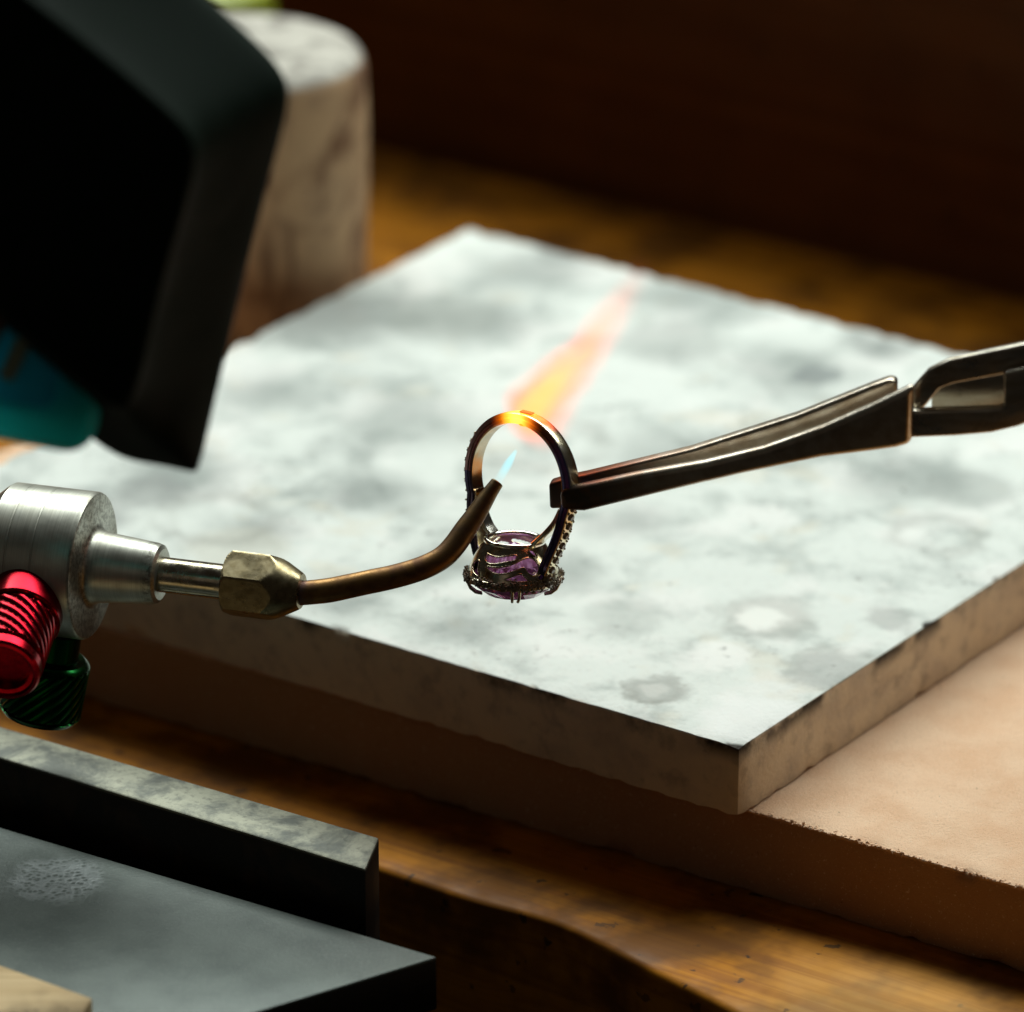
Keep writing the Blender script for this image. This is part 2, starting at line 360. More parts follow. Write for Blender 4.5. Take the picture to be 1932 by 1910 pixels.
# ================================================================== PALE CYLINDER BEHIND THE BOARD
t = NT('stained charcoal block'); x, y, z = t.sep()
n = t.noise(.45, 4, .6, .8, v=t.map(loc=(3, 1, 7))); n2 = t.noise(1.2, 5, .6)
c = t.mix(t.rng(n, .48, .66), (.52, .335, .19), (.21, .11, .06)); c = t.mix(t.math('MULTIPLY', t.rng(n2, .45, .7), .5), c, (.30, .19, .12))
st_ = t.noise(.8, 4, .6, 1., v=t.map((.22, 1.5, 1.5), loc=(2, 2, 5))); c = t.mix(t.math('MULTIPLY', t.rng(st_, .50, .64), .7), c, (.13, .065, .04))
top = t.mix(t.rng(n2, .42, .66), (.52, .49, .43), (.26, .24, .21)); c = t.mix(t.rng(x, 7.86, 8.0), c, top)
t.bump(n2, .2, .05); cyl_m = t.set(color=c, rough=.85, spec=.2)
V_, F_ = lathe([(0, 2.70), (.1, 2.76), (3, 2.75), (6, 2.76), (7.65, 2.75), (7.85, 2.71), (8.0, 2.61), (8.08, 2.45), (8.1, 2.2), (8.1, 1.2)], 72, lambda th, s, r: r + .03 * math.sin(3 * th + s))
o = mesh('firing_block', V_, F_, cyl_m, None, 45, T(-6.05, 24.2, BZ) @ Matrix.Rotation(R(-90), 4, 'Y'))
tag(o, 'upright pale cylindrical block with brown stains standing on the bench behind the board', 'block')
V_, F_ = lathe([(0, 1.2), (.2, 1.35), (5.5, 1.5), (6.6, 1.3), (6.9, .5)], 40)
o = mesh('plastic_cup', V_, F_, m_plain('yellow green plastic', (.30, .36, .03), .4), None, 45, T(-7.15, 33.0, BZ) @ Matrix.Rotation(R(-90), 4, 'Y'))
tag(o, 'yellow-green plastic cup glimpsed at the top edge behind the pale cylinder', 'cup')

# ================================================================== BLACK TOOL WITH TEAL TANK
TO = Vector((-5.21, -8.6, 8.71))
tool = thing('handheld_tool', T(*TO), 'large blurred black plastic tool with a teal tank, held in from the upper left', 'tool')
fr = [(-9.72, -10.6, 19.92), (-7.82, -10.6, 18.16), (-7.18, -10.6, 17.68), (-5.23, -10.6, 15.97), (-4.92, -10.6, 15.53), (-4.89, -10.6, 15.04), (-5.23, -10.6, 13.96), (-5.7, -10.6, 12.32), (-6.1, -10.6, 10.48), (-6.65, -10.6, 10.87), (-8.21, -10.6, 12.4), (-10.0, -10.6, 14.14)]
bk_ = [(-8.06, -8.6, 20.69), (-5.89, -8.6, 17.99), (-4.89, -8.6, 17.01), (-3.72, -8.6, 15.89), (-3.57, -8.6, 15.53), (-3.6, -8.6, 15.08), (-3.96, -8.6, 13.84), (-4.52, -8.6, 11.61), (-5.21, -8.6, 8.71), (-5.97, -8.6, 8.89), (-7.04, -8.6, 9.01), (-9.74, -8.6, 13.2)]
bb = [(a[0] - .6, -7.00, a[2] + .1) for a in bk_]
off = TO; V_ = [Vector(p) - off for p in fr + bk_ + bb]; n12 = 12
cf = sum((Vector(p) for p in fr), Vector()) / n12
def ring_(src, cen, k, dy): return [cen + (Vector(p) - cen) * k + Vector((0, dy, 0)) - off for p in src]
mid = [Vector(a) * .5 + Vector(b) * .5 - off for a, b in zip(fr, bk_)]
rings = [ring_(fr, cf, .90, -.42), ring_(fr, cf, .965, -.36), ring_(fr, cf, 1.0, -.02), mid, ring_(bk_, cf, 1.0, -.12), ring_(bk_, cf, 1.0, .10), [Vector(p) - off for p in bb]]
V_ = [v for r_ in rings for v in r_]; F_ = [tuple(range(n12)), tuple(range(len(V_) - 1, len(V_) - 1 - n12, -1))]
for s_ in range(len(rings) - 1):
    for i in range(n12): j = (i + 1) % n12; F_.append((s_ * n12 + i, s_ * n12 + j, (s_ + 1) * n12 + j, (s_ + 1) * n12 + i))
me = bpy.data.meshes.new('housing'); me.from_pydata([tuple(v) for v in V_], [], F_); bm = bmesh.new(); bm.from_mesh(me); bmesh.ops.recalc_face_normals(bm, faces=bm.faces)
bm.verts.ensure_lookup_table(); cl = bm.edges.layers.float.new('crease_edge')
for s_ in range(3, 6):
    e = bm.edges.get((bm.verts[s_ * n12 + 8], bm.verts[(s_ + 1) * n12 + 8]))
    if e: e[cl] = .9
hm = NT('black moulded plastic'); hn = hm.noise(1.2, 4)
hmat = hm.set(color=hm.mix(hm.rng(hn, .35, .7), (.008, .016, .011), (.012, .021, .015)), rough=hm.rng(hn, .3, .7, .60, .68), spec=.05)
ho = fin('housing', bm, hmat, tool, 180, None, me)
md = ho.modifiers.new('round', 'SUBSURF'); md.levels = 3; md.render_levels = 3
t = NT('teal translucent plastic'); teal = t.set(color=(.05, .70, .66), rough=.2)
def translucent(t, col, k):
    tr = t.n.new('ShaderNodeBsdfTranslucent'); tr.inputs[0].default_value = (*col, 1); mx = t.n.new('ShaderNodeMixShader'); mx.inputs[0].default_value = k
    t.l.new(t.b.outputs[0], mx.inputs[1]); t.l.new(tr.outputs[0], mx.inputs[2]); t.l.new(mx.outputs[0], t.out.inputs['Surface']); return t.m
translucent(t, (.16, .96, .92), .8)
t = NT('blue translucent liner'); t.set(color=(.06, .38, .48), rough=.2); liner = translucent(t, (.15, .70, .88), .6)
def rbox(cx, cy, cz, sx, sy, sz, bev, rotz=0, roty=0, seg=4):
    bm = bmesh.new(); bmesh.ops.create_cube(bm, size=1, matrix=T(cx, cy, cz) @ Matrix.Rotation(rotz, 4, 'Z') @ Matrix.Rotation(roty, 4, 'Y') @ Matrix.Diagonal((sx, sy, sz, 1)))
    bmesh.ops.bevel(bm, geom=bm.edges[:], offset=bev, segments=seg, profile=.5, affect='EDGES', clamp_overlap=True); return bm
tk = fin('tank', rbox(-3.88, -1.3, 3.20, 5.05, 1.2, 3.5, .52, 0, R(12), 6), teal, tool, 50)
fin('inner_cup', rbox(-4.05, -1.45, 3.62, 4.5, 1.0, 3.0, .46, 0, R(12), 6), liner, tk, 50)
fin('divider', rbox(-2.72, -1.92, 3.3, .26, .12, 1.7, .05, 0, R(26)), m_plain('pale rib', (.34, .42, .28), .4), tk, 50)
tk.location = (.10, .2, -.10)
fin('brown_core', rbox(-3.5, -1.92, 3.6, .9, .12, 2.2, .05, 0, R(26)), m_plain('brown core', (.20, .10, .06), .5), tk, 50)

# ================================================================== BENCH ANVIL
anv = thing('bench_anvil', T(-5, -2, -2.0), 'dark steel anvil plate with raised back bar at lower left, bolted before the bench edge', 'anvil')
t = NT('grey anvil steel'); n = t.noise(.8, 5, .6); g = t.noise(14, 4, .7)
c = t.mix(t.rng(n, .35, .68), (.125, .150, .135), (.088, .108, .098)); c = t.mix(t.math('MULTIPLY', t.rng(g, .5, .72), .4), c, (.20, .22, .205)); c = t.mix(t.math('MULTIPLY', t.rng(t.noise(30, 3, .7), .55, .7), .4), c, (.05, .058, .054))
vd = t.voro(9); d = t.math('ADD', t.dist((-3.45, -.83, 0), v=t.map((1.0, 1.0, 1))), t.math('MULTIPLY', t.math('SUBTRACT', t.noise(2, 4), .5), .7))
msk = t.math('MULTIPLY', t.rng(d, .55, 1.05, 1, 0), .75)
c = t.mix(t.math('MULTIPLY', msk, t.rng(vd, .15, .6)), c, (.33, .36, .36)); c = t.mix(t.math('MULTIPLY', msk, t.rng(vd, .0, .2, .6, 0)), c, (.06, .07, .07))
t.bump(t.math('ADD', t.math('MULTIPLY', vd, t.math('MULTIPLY', msk, 2.)), g), .3, .04)
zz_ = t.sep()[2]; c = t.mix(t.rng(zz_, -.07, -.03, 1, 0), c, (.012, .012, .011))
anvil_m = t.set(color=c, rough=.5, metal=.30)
a0 = Vector((-5, -2))
pl = [Vector(p) - a0 for p in ((-16, 3.15), (-16.2, -11.4), (-10.2, -11.4), (-4.54, -7.79), (-1.34, -5.76))]
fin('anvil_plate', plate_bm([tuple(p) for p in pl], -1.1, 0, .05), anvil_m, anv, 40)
br = [Vector(p) - a0 for p in ((-16.1, 5.47), (-15.9, 4.15), (-2.66, -4.30), (-2.44, -3.06))]
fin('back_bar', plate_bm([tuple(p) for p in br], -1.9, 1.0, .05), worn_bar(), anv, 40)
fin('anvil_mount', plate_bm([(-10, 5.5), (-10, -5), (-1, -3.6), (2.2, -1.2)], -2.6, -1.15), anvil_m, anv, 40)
pin = [Vector(p) for p in ((-14, -3.6), (-14, -12), (-7.9, -10.6), (-7.34, -8.25), (-9.07, -7.05))]
pin = [p - Vector((-8, -8)) for p in pin]
t_ = m_wood('pale beech', (.62, .46, .26), (.50, .35, .18), .6, 0, 1.4)
o = fin('bench_pin', plate_bm([tuple(p) for p in pin], 0, .54, .05), t_, None, 40, T(-8, -8, -1.99))
tag(o, 'pale wooden bench pin lying on the grey anvil plate in the bottom corner', 'bench pin')

# ================================================================== TORCH HANDPIECE
ax = Vector((.964, -.112, .242)).normalized(); fc = Vector((-7.76, -1.117, -.40))
MT = frame_from(ax, fc)                                                # local X runs along the torch, origin at the body's front face
torch = thing('jewellers_torch', FOC @ MT, 'small brushed steel torch with bent brass nozzle reaching in from the left', 'torch')
steel = m_brushed()
V_, F_ = lathe([(-5.5, .8), (-2.25, .8), (-2.15, .95), (-1.72, 1.33), (-1.64, 1.385), (-1.3, 1.385), (-1.29, 1.378), (-1.27, 1.378), (-1.26, 1.385), (-.8, 1.385), (-.79, 1.379), (-.775, 1.379), (-.765, 1.385), (-.07, 1.385), (-.02, 1.36), (0, 1.31), (.01, .82), (.04, .74), (.10, .69), (.25, .655), (.7, .62), (1.2, .575), (1.29, .55), (1.335, .48), (1.34, .36)], 96)
mesh('torch_body', V_, F_, steel, torch, 30)
V_, F_ = lathe([(1.30, .33), (2.7, .33)], 48)
mesh('mixing_tube', V_, F_, m_metal('nickel tube', (.55, .50, .40), (.40, .34, .22), .16, .34, 7, (1, 1, 1), .5, (.06, .045, .03)), torch, 30)
hexa = .555
def hexr(th, s, r):
    a = (th + R(42)) % R(60) - R(30)
    return min(hexa / math.cos(a), r)
pr = [(2.60, .36), (2.605, .50), (2.62, .56)] + [(2.62 + .10 * k / 6, .56 + .10 * k / 6) for k in range(1, 7)] + [(3.0, .66), (3.3, .66)] + [(3.36 + .36 * k / 10, .66 - .15 * k / 10) for k in range(0, 11)] + [(4.0, .355), (4.04, .325), (4.05, .24)]
V_, F_ = lathe(pr, 144, hexr)
mesh('hex_nut', V_, F_, m_metal('brassy nut', (.36, .30, .18), (.24, .19, .10), .26, .44, 5, (1, 1, 1), .6, (.06, .045, .025)), torch, 18)
# bent nozzle, in the focal plane's own centimetres -> torch local
MTi = MT.inverted()
nz = [(-3.93, -1.608, .545, .215), (-3.40, -1.555, .60, .218), (-3.0, -1.475, .62, .216), (-2.60, -1.39, .62, .213), (-2.20, -1.305, .60, .211), (-1.79, -1.19, .56, .210), (-1.49, -1.07, .52, .208), (-1.245, -.92, .47, .206), (-1.045, -.705, .41, .204), (-.862, -.44, .35, .197), (-.68, -.178, .29, .182), (-.497, .105, .23, .153), (-.385, .275, .20, .132), (-.275, .43, .165, .116)]
pth = []
for q in catmull(nz, 8):
    p = MTi @ Vector(q[:3]); pth.append((*p, q[3] * (1.05 + .012 * noise.noise(Vector(q[:3]) * 3))))
e = pth[-1]; dirn = (Vector(pth[-1][:3]) - Vector(pth[-2][:3])).normalized(); tip = Vector(e[:3])
V_, F_ = sweep(pth, 28, cap=False); nV = len(V_)
for rr, dd in ((.108, .012), (.085, .006), (.06, -.004), (.055, -.15)):      # rounded lip and bore
    base = V_[-28:]
    cen = sum(base, Vector()) / 28
    V_ += [tip + dirn * dd + (b - cen).normalized() * rr for b in base]
for i in range(4):
    s = nV - 28 + i * 28
    for k in range(28): k2 = (k + 1) % 28; F_.append((s + k, s + k2, s + 28 + k2, s + 28 + k))
F_.append(tuple(range(len(V_) - 28, len(V_))))
t = NT('heat darkened brass'); n = t.noise(2.2, 5, .6, .5); g = t.noise(22, 4, .7); x = t.sep()[0]
c = t.mix(t.rng(n, .38, .66), (.27, .145, .048), (.15, .075, .035))
c = t.mix(t.rng(x, 6.1, 7.6), c, t.mix(t.rng(t.noise(4, 5), .4, .62), (.12, .10, .07), (.20, .14, .06)))
c = t.mix(t.math('MULTIPLY', t.rng(g, .6, .75), .35), c, (.03, .02, .012))
c = t.mix(t.rng(x, 4.05, 4.22, .7, 0), c, (.10, .06, .08))
t.bump(t.math('ADD', g, n), .15, .02)
brass = t.set(color=c, metal=.85, rough=t.rng(n, .3, .7, .38, .55))
mesh('nozzle', V_, F_, brass, torch, 50)
# stamped numeral 5, turned on its side along the nozzle
def on_tube(u, v):
    best = min(catmull(nz, 8), key=lambda q: (q[0] - u) ** 2 + (q[1] - v) ** 2)
    dv2 = min((best[0] - u) ** 2 + (best[1] - v) ** 2, best[3] ** 2 * .9)
    return (u, v, best[2] + math.sqrt(best[3] ** 2 - dv2) - .006)
def zz(a, b): return ((555.2 + a / 4.832 - 966) * .00974, (955 - 888.4 - b / 4.832) * .00974)
five = [(603, 1040), (608, 1008), (600, 974), (570, 967), (540, 968), (524, 985), (532, 1015), (516, 1047), (482, 1060), (446, 1052), (428, 1030), (440, 1002)]
five = [MTi @ Vector(on_tube(*zz(*p))) for p in five]
V_, F_ = sweep([(*p[:3], .0135) for p in catmull([tuple(p) for p in five], 4)], 8)
o = mesh('stamped_numeral', V_, F_, m_plain('stamp groove', (.035, .022, .012), .5, .6), torch, 60); o['label'] = 'numeral 5 stamped sideways'
# knobs
def knob(name, M, mat, prof_fn, rib, s0, s1, R0):
    prof, ribs = prof_fn
    def rf(th, s, r):
        if s0 <= s <= s1:
            k = min(1, (s - s0) / .05, (s1 - s) / .05); ph = rib[0] * th + rib[1] * s
            return r - .055 * (1 - k) - .045 * k * (.5 - .5 * math.cos(ph)) ** 3
        return r
    V_, F_ = lathe(prof, ribs, rf)
    return mesh(name, V_, F_, mat, torch, 24, M)
def lin(a, b, r, n): return [(a + (b - a) * i / n, r) for i in range(n + 1)]
red = NT('red anodised aluminium'); rn = red.noise(6, 4)
red_m = red.set(color=red.mix(red.rng(rn, .3, .7), (.40, .004, .014), (.25, .003, .010)), metal=1., rough=.24)
grn = NT('green anodised aluminium'); gm = grn.set(color=(.003, .055, .010), metal=1., rough=.24)
red_dir = Vector((-.15, -.62, .77)).normalized()
p = Vector((-8.78, -1.02, -.66)) + red_dir * 1.15
kp = [(0, .60), (.0, .73), (.02, .75), (.56, .75), (.59, .735), (.60, .66)] + lin(.62, 1.72, .71, 60) + [(1.74, .60), (1.76, .66), (1.80, .695), (1.98, .695), (2.04, .66), (2.05, .60), (1.99, .57), (1.97, .50), (1.80, .48)]
knob('red_valve_knob', MTi @ frame_from(red_dir, p, (1, 0, 0)), red_m, (kp, 240), (12, 30), .62, 1.72, .7)
g_dir = Vector((-.20, -.90, -.33)).normalized()
p = Vector((-8.26, -1.15, -.50)) + g_dir * 1.25
kp = [(0, .50), (.50, .52), (.55, .50), (.55, .66), (.57, .70), (.61, .75), (.635, .77)] + lin(.64, 1.66, .775, 50) + [(1.70, .75), (1.76, .70), (1.78, .5), (1.72, .3)]
knob('green_valve_knob', MTi @ frame_from(g_dir, p, (1, 0, 0)), gm, (kp, 240), (20, -26), .64, 1.66, .775)

# ================================================================== RING
MR = (Matrix.Rotation(R(13), 4, 'X') @ Matrix.Rotation(R(-41), 4, 'Y') @ Matrix.Rotation(R(-2), 4, 'Z'))
MR.translation = Vector((.177, .470, 0))
ring = thing('jewelled_ring', FOC @ MR, 'gold ring with purple stone hanging downward, its band glowing orange under the flame', 'ring')
shank_m = m_shank()
HX = -.13                                                              # the head sits a touch off the band's centre line
def path2d():
    pts = []
    for k in range(101):                                              # outer/inner curve pairs, right shoulder over the top to the left shoulder
        ph = R(-20 + 220 * k / 100); pts.append((1.30 * math.cos(ph), 1.30 * math.sin(ph), 1.095 * math.cos(ph), 1.095 * math.sin(ph)))
    def shoulder(sgn):
        o = [(1.22, -.445), (1.19, -.70), (1.12, -1.0), (1.02, -1.3), (.90, -1.60), (.80, -1.80)]; i = [(1.03, -.375), (1.00, -.64), (.93, -.94), (.84, -1.23), (.73, -1.52), (.66, -1.76)]
        r = [(a[0], a[1], b[0], b[1]) for a, b in zip(o, i)]
        r = catmull(r, 6)[1:]
        return [(sgn * a + HX * min(1, max(0, (-b - .4))), b, sgn * c_ + HX * min(1, max(0, (-d - .4))), d) for a, b, c_, d in r]
    return list(reversed(shoulder(1))) + pts + shoulder(-1)
def band_bm(pp, hw):
    # cross-section: rounded outer face, grooved sides
    sec = [(0.0, -1), (0.12, -1), (.40, -1), (.48, -.90), (.56, -1), (.88, -1), (.97, -.86), (1.0, -.5), (1.015, 0), (1.0, .5), (.97, .86), (.88, 1), (.56, 1), (.48, .90), (.40, 1), (.12, 1), (0, .93), (-.02, .5), (-.025, 0), (-.02, -.5), (0, -.93)][1:]
    bm = bmesh.new(); rows = []
    for (ox, oy, ix, iy) in pp:
        rows.append([bm.verts.new((ix + (ox - ix) * a, iy + (oy - iy) * a, b * hw)) for a, b in sec])
    n = len(sec)
    for i in range(len(rows) - 1):
        for k in range(n): bm.faces.new((rows[i][k], rows[i][(k + 1) % n], rows[i + 1][(k + 1) % n], rows[i + 1][k]))
    bm.faces.new(rows[0]); bm.faces.new(rows[-1]); bmesh.ops.recalc_face_normals(bm, faces=bm.faces); return bm
PP = path2d()
fin('shank', band_bm(PP, .15), shank_m, ring, 35)
goldm = m_metal('tinted gold', (.66, .60, .46), (.48, .38, .22), .14, .32, 5, (1, 1, 1), .45, (.13, .09, .085), .2)
bright = m_metal('white gold', (.92, .90, .85), (.80, .74, .60), .10, .25, 4, (1, 1, 1), .15, (.2, .13, .08), .1)
for sgn in (1, -1):                                                    # inner struts from band to gallery rim
    st = [(1.06, -.38, 1.0, -.33), (1.0, -.62, .92, -.58), (.88, -.84, .78, -.80), (.72, -1.02, .64, -.97), (.56, -1.17, .50, -1.10)]
    st = [(sgn * a + HX * min(1, max(0, (-b - .4) * 1.6)), b, sgn * c_ + HX * min(1, max(0, (-b - .4) * 1.6)), d) for a, b, c_, d in catmull(st, 5)]
    fin('shoulder_strut', band_bm(st, .13), bright, ring, 35)
# solder chip lying on the joint
t = NT('glowing solder'); sm = t.set(color=(.5, .2, .05), rough=.4, metal=1., ecol=(1, .20, .01), estr=.55)
fin('solder_chip', rbox(.11, 1.318, .03, .25, .03, .15, .01, R(-5), R(12), 1), sm, ring, 40)
t = NT('molten solder'); sm2 = t.set(color=(.5, .3, .05), rough=.3, metal=1., ecol=(1, .42, .02), estr=1.3)
bm = bmesh.new(); bmesh.ops.create_icosphere(bm, subdivisions=3, radius=.09, matrix=T(.07, 1.10, .05) @ Matrix.Diagonal((1.2, .55, 1.2, 1))); fin('solder_bead', bm, sm2, ring, 60)
# --- head: gallery basket
def cone(th, tt):                                                      # tt 0 = gallery rim, 1 = girdle
    r = .53 + .33 * tt ** .8 + .03 * math.sin(math.pi * tt)
    return Vector((HX + r * math.cos(th), -1.16 - .66 * tt, r * math.sin(th)))
head = bpy.data.objects.new('head', None); head.empty_display_size = .2; sc.collection.objects.link(head); head.parent = ring
V_, F_ = sweep([(*cone(2 * math.pi * k / 72, 0.0), .05) for k in range(72)], 12, True); mesh('gallery_rim', V_, F_, bright, head, 60)
th0 = math.atan2(.735, .64)                                            # the bearing that faces the viewer
# openings in (angle in degrees from th0, tt) : the swirls seen on the gallery wall
holes = [[(-50, .24), (-45, .25), (-28, .27), (-13, .22), (3, .19), (2, .31), (-13, .38), (-27, .45), (-41, .47), (-50, .35)],
         [(-43, .57), (-30, .69), (-15, .69), (0, .60), (13, .51), (17, .61), (22, .70), (27, .74), (34, .66), (37, .50), (32, .32), (23, .26), (12, .30), (0, .40), (-11, .48), (-25, .53)],
         [(-12, .84), (-3, .75), (8, .67), (14, .75), (18, .87), (3, .88)], [(26, .09), (35, .11), (39, .28), (31, .20)], [(32, .76), (40, .72), (43, .86), (34, .88)],
         [(-70, .52), (-60, .48), (-55, .70), (-50, .86), (-62, .84), (-74, .70)]]
def inside(p, poly):
    x, y = p; r = False
    for i in range(len(poly)):
        (x1, y1), (x2, y2) = poly[i], poly[i - 1]
        if (y1 > y) != (y2 > y) and x < (x2 - x1) * (y - y1) / (y2 - y1) + x1: r = not r
    return r
sm_holes = []
for h in holes:
    cl = catmull([(*q, 0) for q in h[-1:] + h + h[:2]], 5)[5:-5]; sm_holes.append([q[:2] for q in cl])
bm = bmesh.new(); NA, NB = 300, 44; gv = {}
def gvert(i, j):
    i %= NA
    if (i, j) not in gv: gv[(i, j)] = bm.verts.new(cone(th0 + 2 * math.pi * i / NA, j / NB))
    return gv[(i, j)]
for i in range(NA):
    for j in range(NB):
        a = (i + .5) * 360 / NA; a = (a + 90) % 180 - 90
        if any(inside((-a, (j + .5) / NB), h) for h in sm_holes): continue
        bm.faces.new((gvert(i, j), gvert(i + 1, j), gvert(i + 1, j + 1), gvert(i, j + 1)))
bmesh.ops.recalc_face_normals(bm, faces=bm.faces)
bmesh.ops.solidify(bm, geom=bm.faces[:], thickness=.03)
fin('gallery_wall', bm, goldm, head, 50)
for h in sm_holes:
    V_, F_ = sweep([(*cone(th0 - R(a), tt), .016) for a, tt in h], 8, True); mesh('swirl_edge', V_, F_, goldm, head, 60)
# --- amethyst
gem = NT('amethyst'); gn = gem.noise(7, 4)
gem_m = gem.set(color=gem.mix(gem.rng(gn, .35, .65), (.64, .36, .68), (.50, .18, .46)), rough=.05, trans=.55, ior=1.54)
stone_prof = [(0, -1.20, 8), (.28, -1.32, 16), (.55, -1.56, 16), (.74, -1.80, 24), (.745, -1.86, 24), (.70, -2.04, 16), (.50, -2.18, 8)]
bm = bmesh.new(); ring_v = []
for (r, yy, n) in stone_prof:
    n = 16; ring_v.append([bm.verts.new((HX + max(r, .02) * math.cos(2 * math.pi * (k + (.5 if yy in (-1.56, -2.04) else 0)) / n), yy, max(r, .02) * math.sin(2 * math.pi * (k + (.5 if yy in (-1.56, -2.04) else 0)) / n))) for k in range(n)])
for a, b in zip(ring_v, ring_v[1:]):
    for k in range(16): bm.faces.new((a[k], a[(k + 1) % 16], b[k])); bm.faces.new((a[(k + 1) % 16], b[(k + 1) % 16], b[k]))
bm.faces.new(ring_v[0]); bm.faces.new(ring_v[-1]); bmesh.ops.recalc_face_normals(bm, faces=bm.faces)
o = fin('amethyst', bm, gem_m, head, 0); o['label'] = 'purple faceted oval stone'
# --- girdle ring, pave stones, flux crust, prongs
V_, F_ = sweep([(HX + .83 * math.cos(2 * math.pi * k / 72), -1.86, .83 * math.sin(2 * math.pi * k / 72), .075) for k in range(72)], 10, True); mesh('girdle_ring', V_, F_, goldm, head, 60)
bm = bmesh.new()
oct_ = lambda r, z: [bm.verts.new((r * math.cos(R(45 * k)), r * math.sin(R(45 * k)), z)) for k in range(8)]
L0, L1, L2 = oct_(.03, -.05), oct_(.078, 0), oct_(.045, .042)
for a, b in ((L0, L1), (L1, L2)):
    for k in range(8): bm.faces.new((a[k], a[(k + 1) % 8], b[(k + 1) % 8], b[k]))
bm.faces.new(L0); bm.faces.new(L2); bmesh.ops.recalc_face_normals(bm, faces=bm.faces)
dm = NT('smoky pave gem'); dn = dm.noise(9, 3)
dmat = dm.set(color=dm.mix(dm.rng(dn, .35, .65), (.46, .34, .24), (.25, .17, .12)), rough=.08, trans=.25, ior=1.9)
pave = fin('pave_stone', bm, dmat, ring, 0)
proto_used = False
def put_pave(pos, nrm, parent, s=1.):
    global proto_used
    m = Vector(nrm).to_track_quat('Z', 'Y').to_matrix().to_4x4(); m.translation = pos
    o = pave if not proto_used else pave.copy()
    if proto_used: sc.collection.objects.link(o)
    proto_used = True; o.parent = parent; o.matrix_local = m @ Matrix.Rotation(random.random(), 4, 'Z') @ Matrix.Diagonal((s, s, s, 1))
beads = bmesh.new()
def bead(p, r): bmesh.ops.create_icosphere(beads, subdivisions=1, radius=r, matrix=T(*p) @ Matrix.Rotation(random.random() * 6, 4, random.choice('XYZ')))
acc = 0; last = None
nP = len(PP)
for i, (ox, oy, ix, iy) in enumerate(PP):
    ph = math.degrees(math.atan2(oy, ox)); ok = (ph < 1 and ph > -100) or ph > 148 or ph < -100
    p = Vector((ox, oy, 0)); nr = Vector((ox - ix, oy - iy, 0)).normalized()
    if not ok or oy < -1.72: last = None; continue
    if last is None or (p - last).length > .165:
        put_pave(p + nr * .012, nr, ring); last = p
        tg = Vector((-nr.y, nr.x, 0))
        for s in (-1, 1):
            for d in (-.08, .08): bead(p + nr * .012 + tg * d + Vector((0, 0, s * .10)), .022)
for k in range(30):
    a = 2 * math.pi * k / 30; nr = Vector((math.cos(a), -.25, math.sin(a))).normalized()
    put_pave(Vector((HX + .895 * math.cos(a), -1.86, .895 * math.sin(a))), nr, head, .8)
o = fin('setting_beads', beads, goldm, ring, 60); o['kind'] = 'stuff'
cr = bmesh.new()
for k in range(760):
    a = random.random() * 2 * math.pi; b = random.gauss(0, .5)
    if noise.noise(Vector((math.cos(a) * 2, math.sin(a) * 2, 1))) < -.18: continue
    rr = .85 + .075 * math.cos(b) + random.uniform(-.015, .012); yy = -1.84 + .11 * math.sin(b) + random.uniform(-.03, .05)
    bmesh.ops.create_icosphere(cr, subdivisions=1, radius=random.uniform(.015, .030), matrix=T(HX + rr * math.cos(a), yy, rr * math.sin(a)) @ Matrix.Rotation(random.random() * 6, 4, random.choice('XYZ')) @ Matrix.Diagonal((1, random.uniform(.6, 1.3), random.uniform(.7, 1.2), 1)))
o = fin('flux_crust', cr, m_plain('burnt flux', (.20, .165, .12), .7), head, 60); o['kind'] = 'stuff'; o['label'] = 'grey-brown granular burnt flux'
for q in range(4):
    for s in (-1, 1):
        a = th0 - R(3) + q * math.pi / 2 + s * R(4.5)
        pr_ = [(r, yy) for r, yy in ((.88, -1.80), (.86, -1.96), (.80, -2.08), (.70, -2.16), (.58, -2.19))]
        V_, F_ = sweep([(HX + r * math.cos(a), yy, r * math.sin(a), .030 if i < 4 else .024) for i, (r, yy) in enumerate(pr_)], 8); mesh('prong', V_, F_, goldm, head, 60)

# ================================================================== CROSS-LOCK TWEEZERS
nn = Vector((-.22495, -.44235, .86817)); LL = Vector((.96927, -.01057, .24576))
MW = Matrix((LL, nn.cross(LL), nn)).transposed().to_4x4(); MW.translation = Vector((1.0345, .067, .906))
tw = thing('cross_lock_tweezers', FOC @ MW, 'dark steel cross-lock tweezers gripping the ring from the right', 'tweezers')
tmat = m_metal('oiled dark steel', (.62, .58, .50), (.46, .40, .31), .26, .42, 3, (.4, 2, 2), .45, (.05, .035, .022), .08)
t = NT('fire blackened steel'); n = t.noise(3, 5, .6); x = t.sep()[0]
c = t.mix(t.rng(x, .1, 2.6), t.mix(t.rng(n, .4, .65), (.07, .055, .045), (.13, .07, .04)), t.mix(t.rng(n, .35, .68), (.62, .56, .47), (.46, .38, .29)))
t.bump(t.noise(12, 4), .1, .02)
jaw_m = t.set(color=c, metal=.95, rough=t.rng(x, 0, 4, .44, .30))
near = [(-.166, .194), (.05, .261), (1.321, .565), (2.626, .824), (3.728, 1.122), (4.83, 1.544), (5.829, 2.013), (6.545, 2.383), (6.428, 1.219), (6.152, 1.133), (5.664, 1.054), (4.783, .93), (3.293, .585), (1.782, .194), (.264, -.212), (-.165, -.196)]
far = [(-.52, .049), (-.23, .139), (.212, .242), (2.202, .768), (4.226, 1.467), (5.632, 2.068), (5.99, 2.206), (6.122, 2.165), (6.072, 1.449), (4.174, .796), (2.156, .24), (.109, -.303), (-.329, -.461), (-.552, -.474)]
o = fin('jaw', plate_bm(near, -.30, 0, .125, 6), jaw_m, tw, 40); o['label'] = 'near jaw'
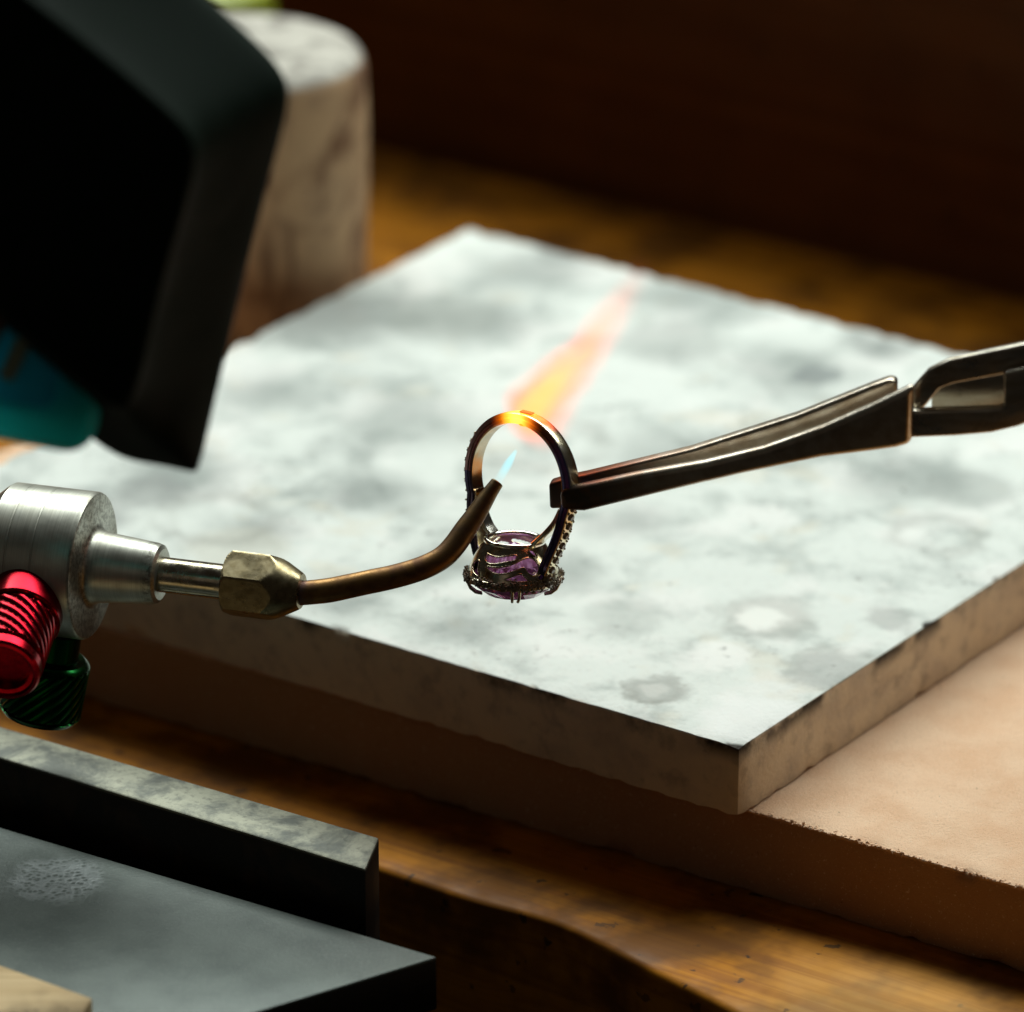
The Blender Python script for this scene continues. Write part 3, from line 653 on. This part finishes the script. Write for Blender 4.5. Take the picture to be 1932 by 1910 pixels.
o = fin('jaw', plate_bm(far, -.92, -.64, .10, 5), jaw_m, tw, 40); o['label'] = 'far jaw, its tip inside the ring'
s1 = [(6.453, 2.162), (6.764, 2.519), (7.161, 2.729), (9.085, 3.171), (10.605, 3.514), (10.575, 2.898), (9.055, 2.634), (7.226, 2.261), (6.951, 2.155), (6.637, 1.765), (6.423, 1.732)]
lb = [(6.276, 1.813), (6.661, 1.836), (8.002, 1.887), (8.13, 1.951), (8.168, 2.596), (9.099, 2.827), (10.617, 3.162), (10.575, 2.287), (9.042, 1.811), (8.362, 1.535), (7.877, 1.405), (7.204, 1.337), (6.239, 1.287)]
fin('arm', plate_bm(s1, -.56, -.36, .06, 4), tmat, tw, 40)
fin('arm', plate_bm(lb, -.34, -.12, .06, 4), tmat, tw, 40)
fin('cross_plate', plate_bm([(6.789, 2.42), (9.131, 2.85), (9.063, 1.701), (6.729, 1.601)], -.74, -.62, .03, 2), tmat, tw, 40)

# ================================================================== FLAME
flame = thing('torch_flame', FOC @ T(-.275, .43, .165), 'burning flame from the nozzle tip, pale blue cone then orange plume licking past the ring', 'flame')
def volume_mat(name):
    t = NT(name); t.n.remove(t.b); return t
# inner cone: straight body along local X, soft edged
L1 = .70; d1 = Vector((.334, .569, .03)).normalized()
V_, F_ = lathe([(0, .10), (.1, .13), (.25, .14), (.5, .11), (.66, .06), (.74, .01)], 24)
t = volume_mat('blue flame cone'); x, y, z = t.sep()
r = t.math('SQRT', t.math('ADD', t.math('MULTIPLY', y, y), t.math('MULTIPLY', z, z)))
wd_ = t.rng(x, .35, .76, .105, .04)
fall = t.math('MULTIPLY', t.rng(t.math('DIVIDE', r, wd_), .55, 1.0, 1, 0), t.math('MULTIPLY', t.rng(x, .0, .55, .15, 1.), t.rng(x, .66, .73, 1, 0)))
em = t.n.new('ShaderNodeEmission'); em.inputs[0].default_value = (.30, .72, .85, 1); t.put(em.inputs[1], t.math('MULTIPLY', fall, 4.2))
ab = t.n.new('ShaderNodeVolumeAbsorption'); ab.inputs[0].default_value = (.12, .75, .9, 1); t.put(ab.inputs[1], t.math('MULTIPLY', fall, 3.2))
ad = t.n.new('ShaderNodeAddShader'); t.l.new(em.outputs[0], ad.inputs[0]); t.l.new(ab.outputs[0], ad.inputs[1]); t.l.new(ad.outputs[0], t.out.inputs['Volume'])
mesh('inner_cone', V_, F_, t.m, flame, 60, frame_from(d1, (0, 0, 0), (0, 0, 1)))
# outer plume
d2 = Vector((2.26, 3.20, -.55)).normalized(); base = Vector((.42, .70, -.02)); PL = 4.35
V_, F_ = lathe([(-.1, .12), (0, .7), (.25, 1.1), (.8, 1.25), (1.6, 1.1), (2.6, .90), (3.6, .75), (4.35, .6)], 32)
t = volume_mat('orange flame plume'); x, y, z = t.sep()
wv = t.math('MULTIPLY', t.math('SUBTRACT', t.noise(1.1, 3, .5, v=t.map((.8, 1, 1), loc=(2, 5, 1))), .5), .42)
wid = t.ramp(t.math('DIVIDE', x, PL), (0, .44), (.14, .64), (.27, .56), (.45, .42), (.75, .34), (1, .30))
cen = t.ramp(t.math('DIVIDE', x, PL), (0, .50), (.12, .62), (.26, .60), (.50, .48), (1, .5))
yy = t.math('SUBTRACT', t.math('ADD', y, wv), t.math('SUBTRACT', cen, .5))
r = t.math('SQRT', t.math('ADD', t.math('MULTIPLY', yy, yy), t.math('MULTIPLY', z, z)))
rel = t.math('DIVIDE', r, wid)
prof_ = t.math('MULTIPLY', t.rng(rel, .0, 1.28, 1, 0), t.math('MULTIPLY', t.rng(x, .0, .55), t.rng(x, 1.0, 4.3, 1.2, 0)))
tex = t.rng(t.noise(1.0, 4, .55, .5, v=t.map((.5, 1.2, 1.2), loc=(1, 2, 3))), .25, .70, .45, 1.25)
dens = t.math('MULTIPLY', prof_, tex)
col = t.ramp(dens, (0, (1, .15, .13)), (.30, (1, .20, .11)), (.70, (1, .32, .09)), (1, (1, .54, .16)))
em = t.n.new('ShaderNodeEmission'); t.put(em.inputs[0], col); t.put(em.inputs[1], t.math('MULTIPLY', dens, 2.6))
ab = t.n.new('ShaderNodeVolumeAbsorption'); ab.inputs[0].default_value = (.98, .42, .26, 1); t.put(ab.inputs[1], t.math('MULTIPLY', dens, 2.5))
ad = t.n.new('ShaderNodeAddShader'); t.l.new(em.outputs[0], ad.inputs[0]); t.l.new(ab.outputs[0], ad.inputs[1]); t.l.new(ad.outputs[0], t.out.inputs['Volume'])
mesh('outer_plume', V_, F_, t.m, flame, 60, frame_from(d2, base, (-.8, .6, 0)))
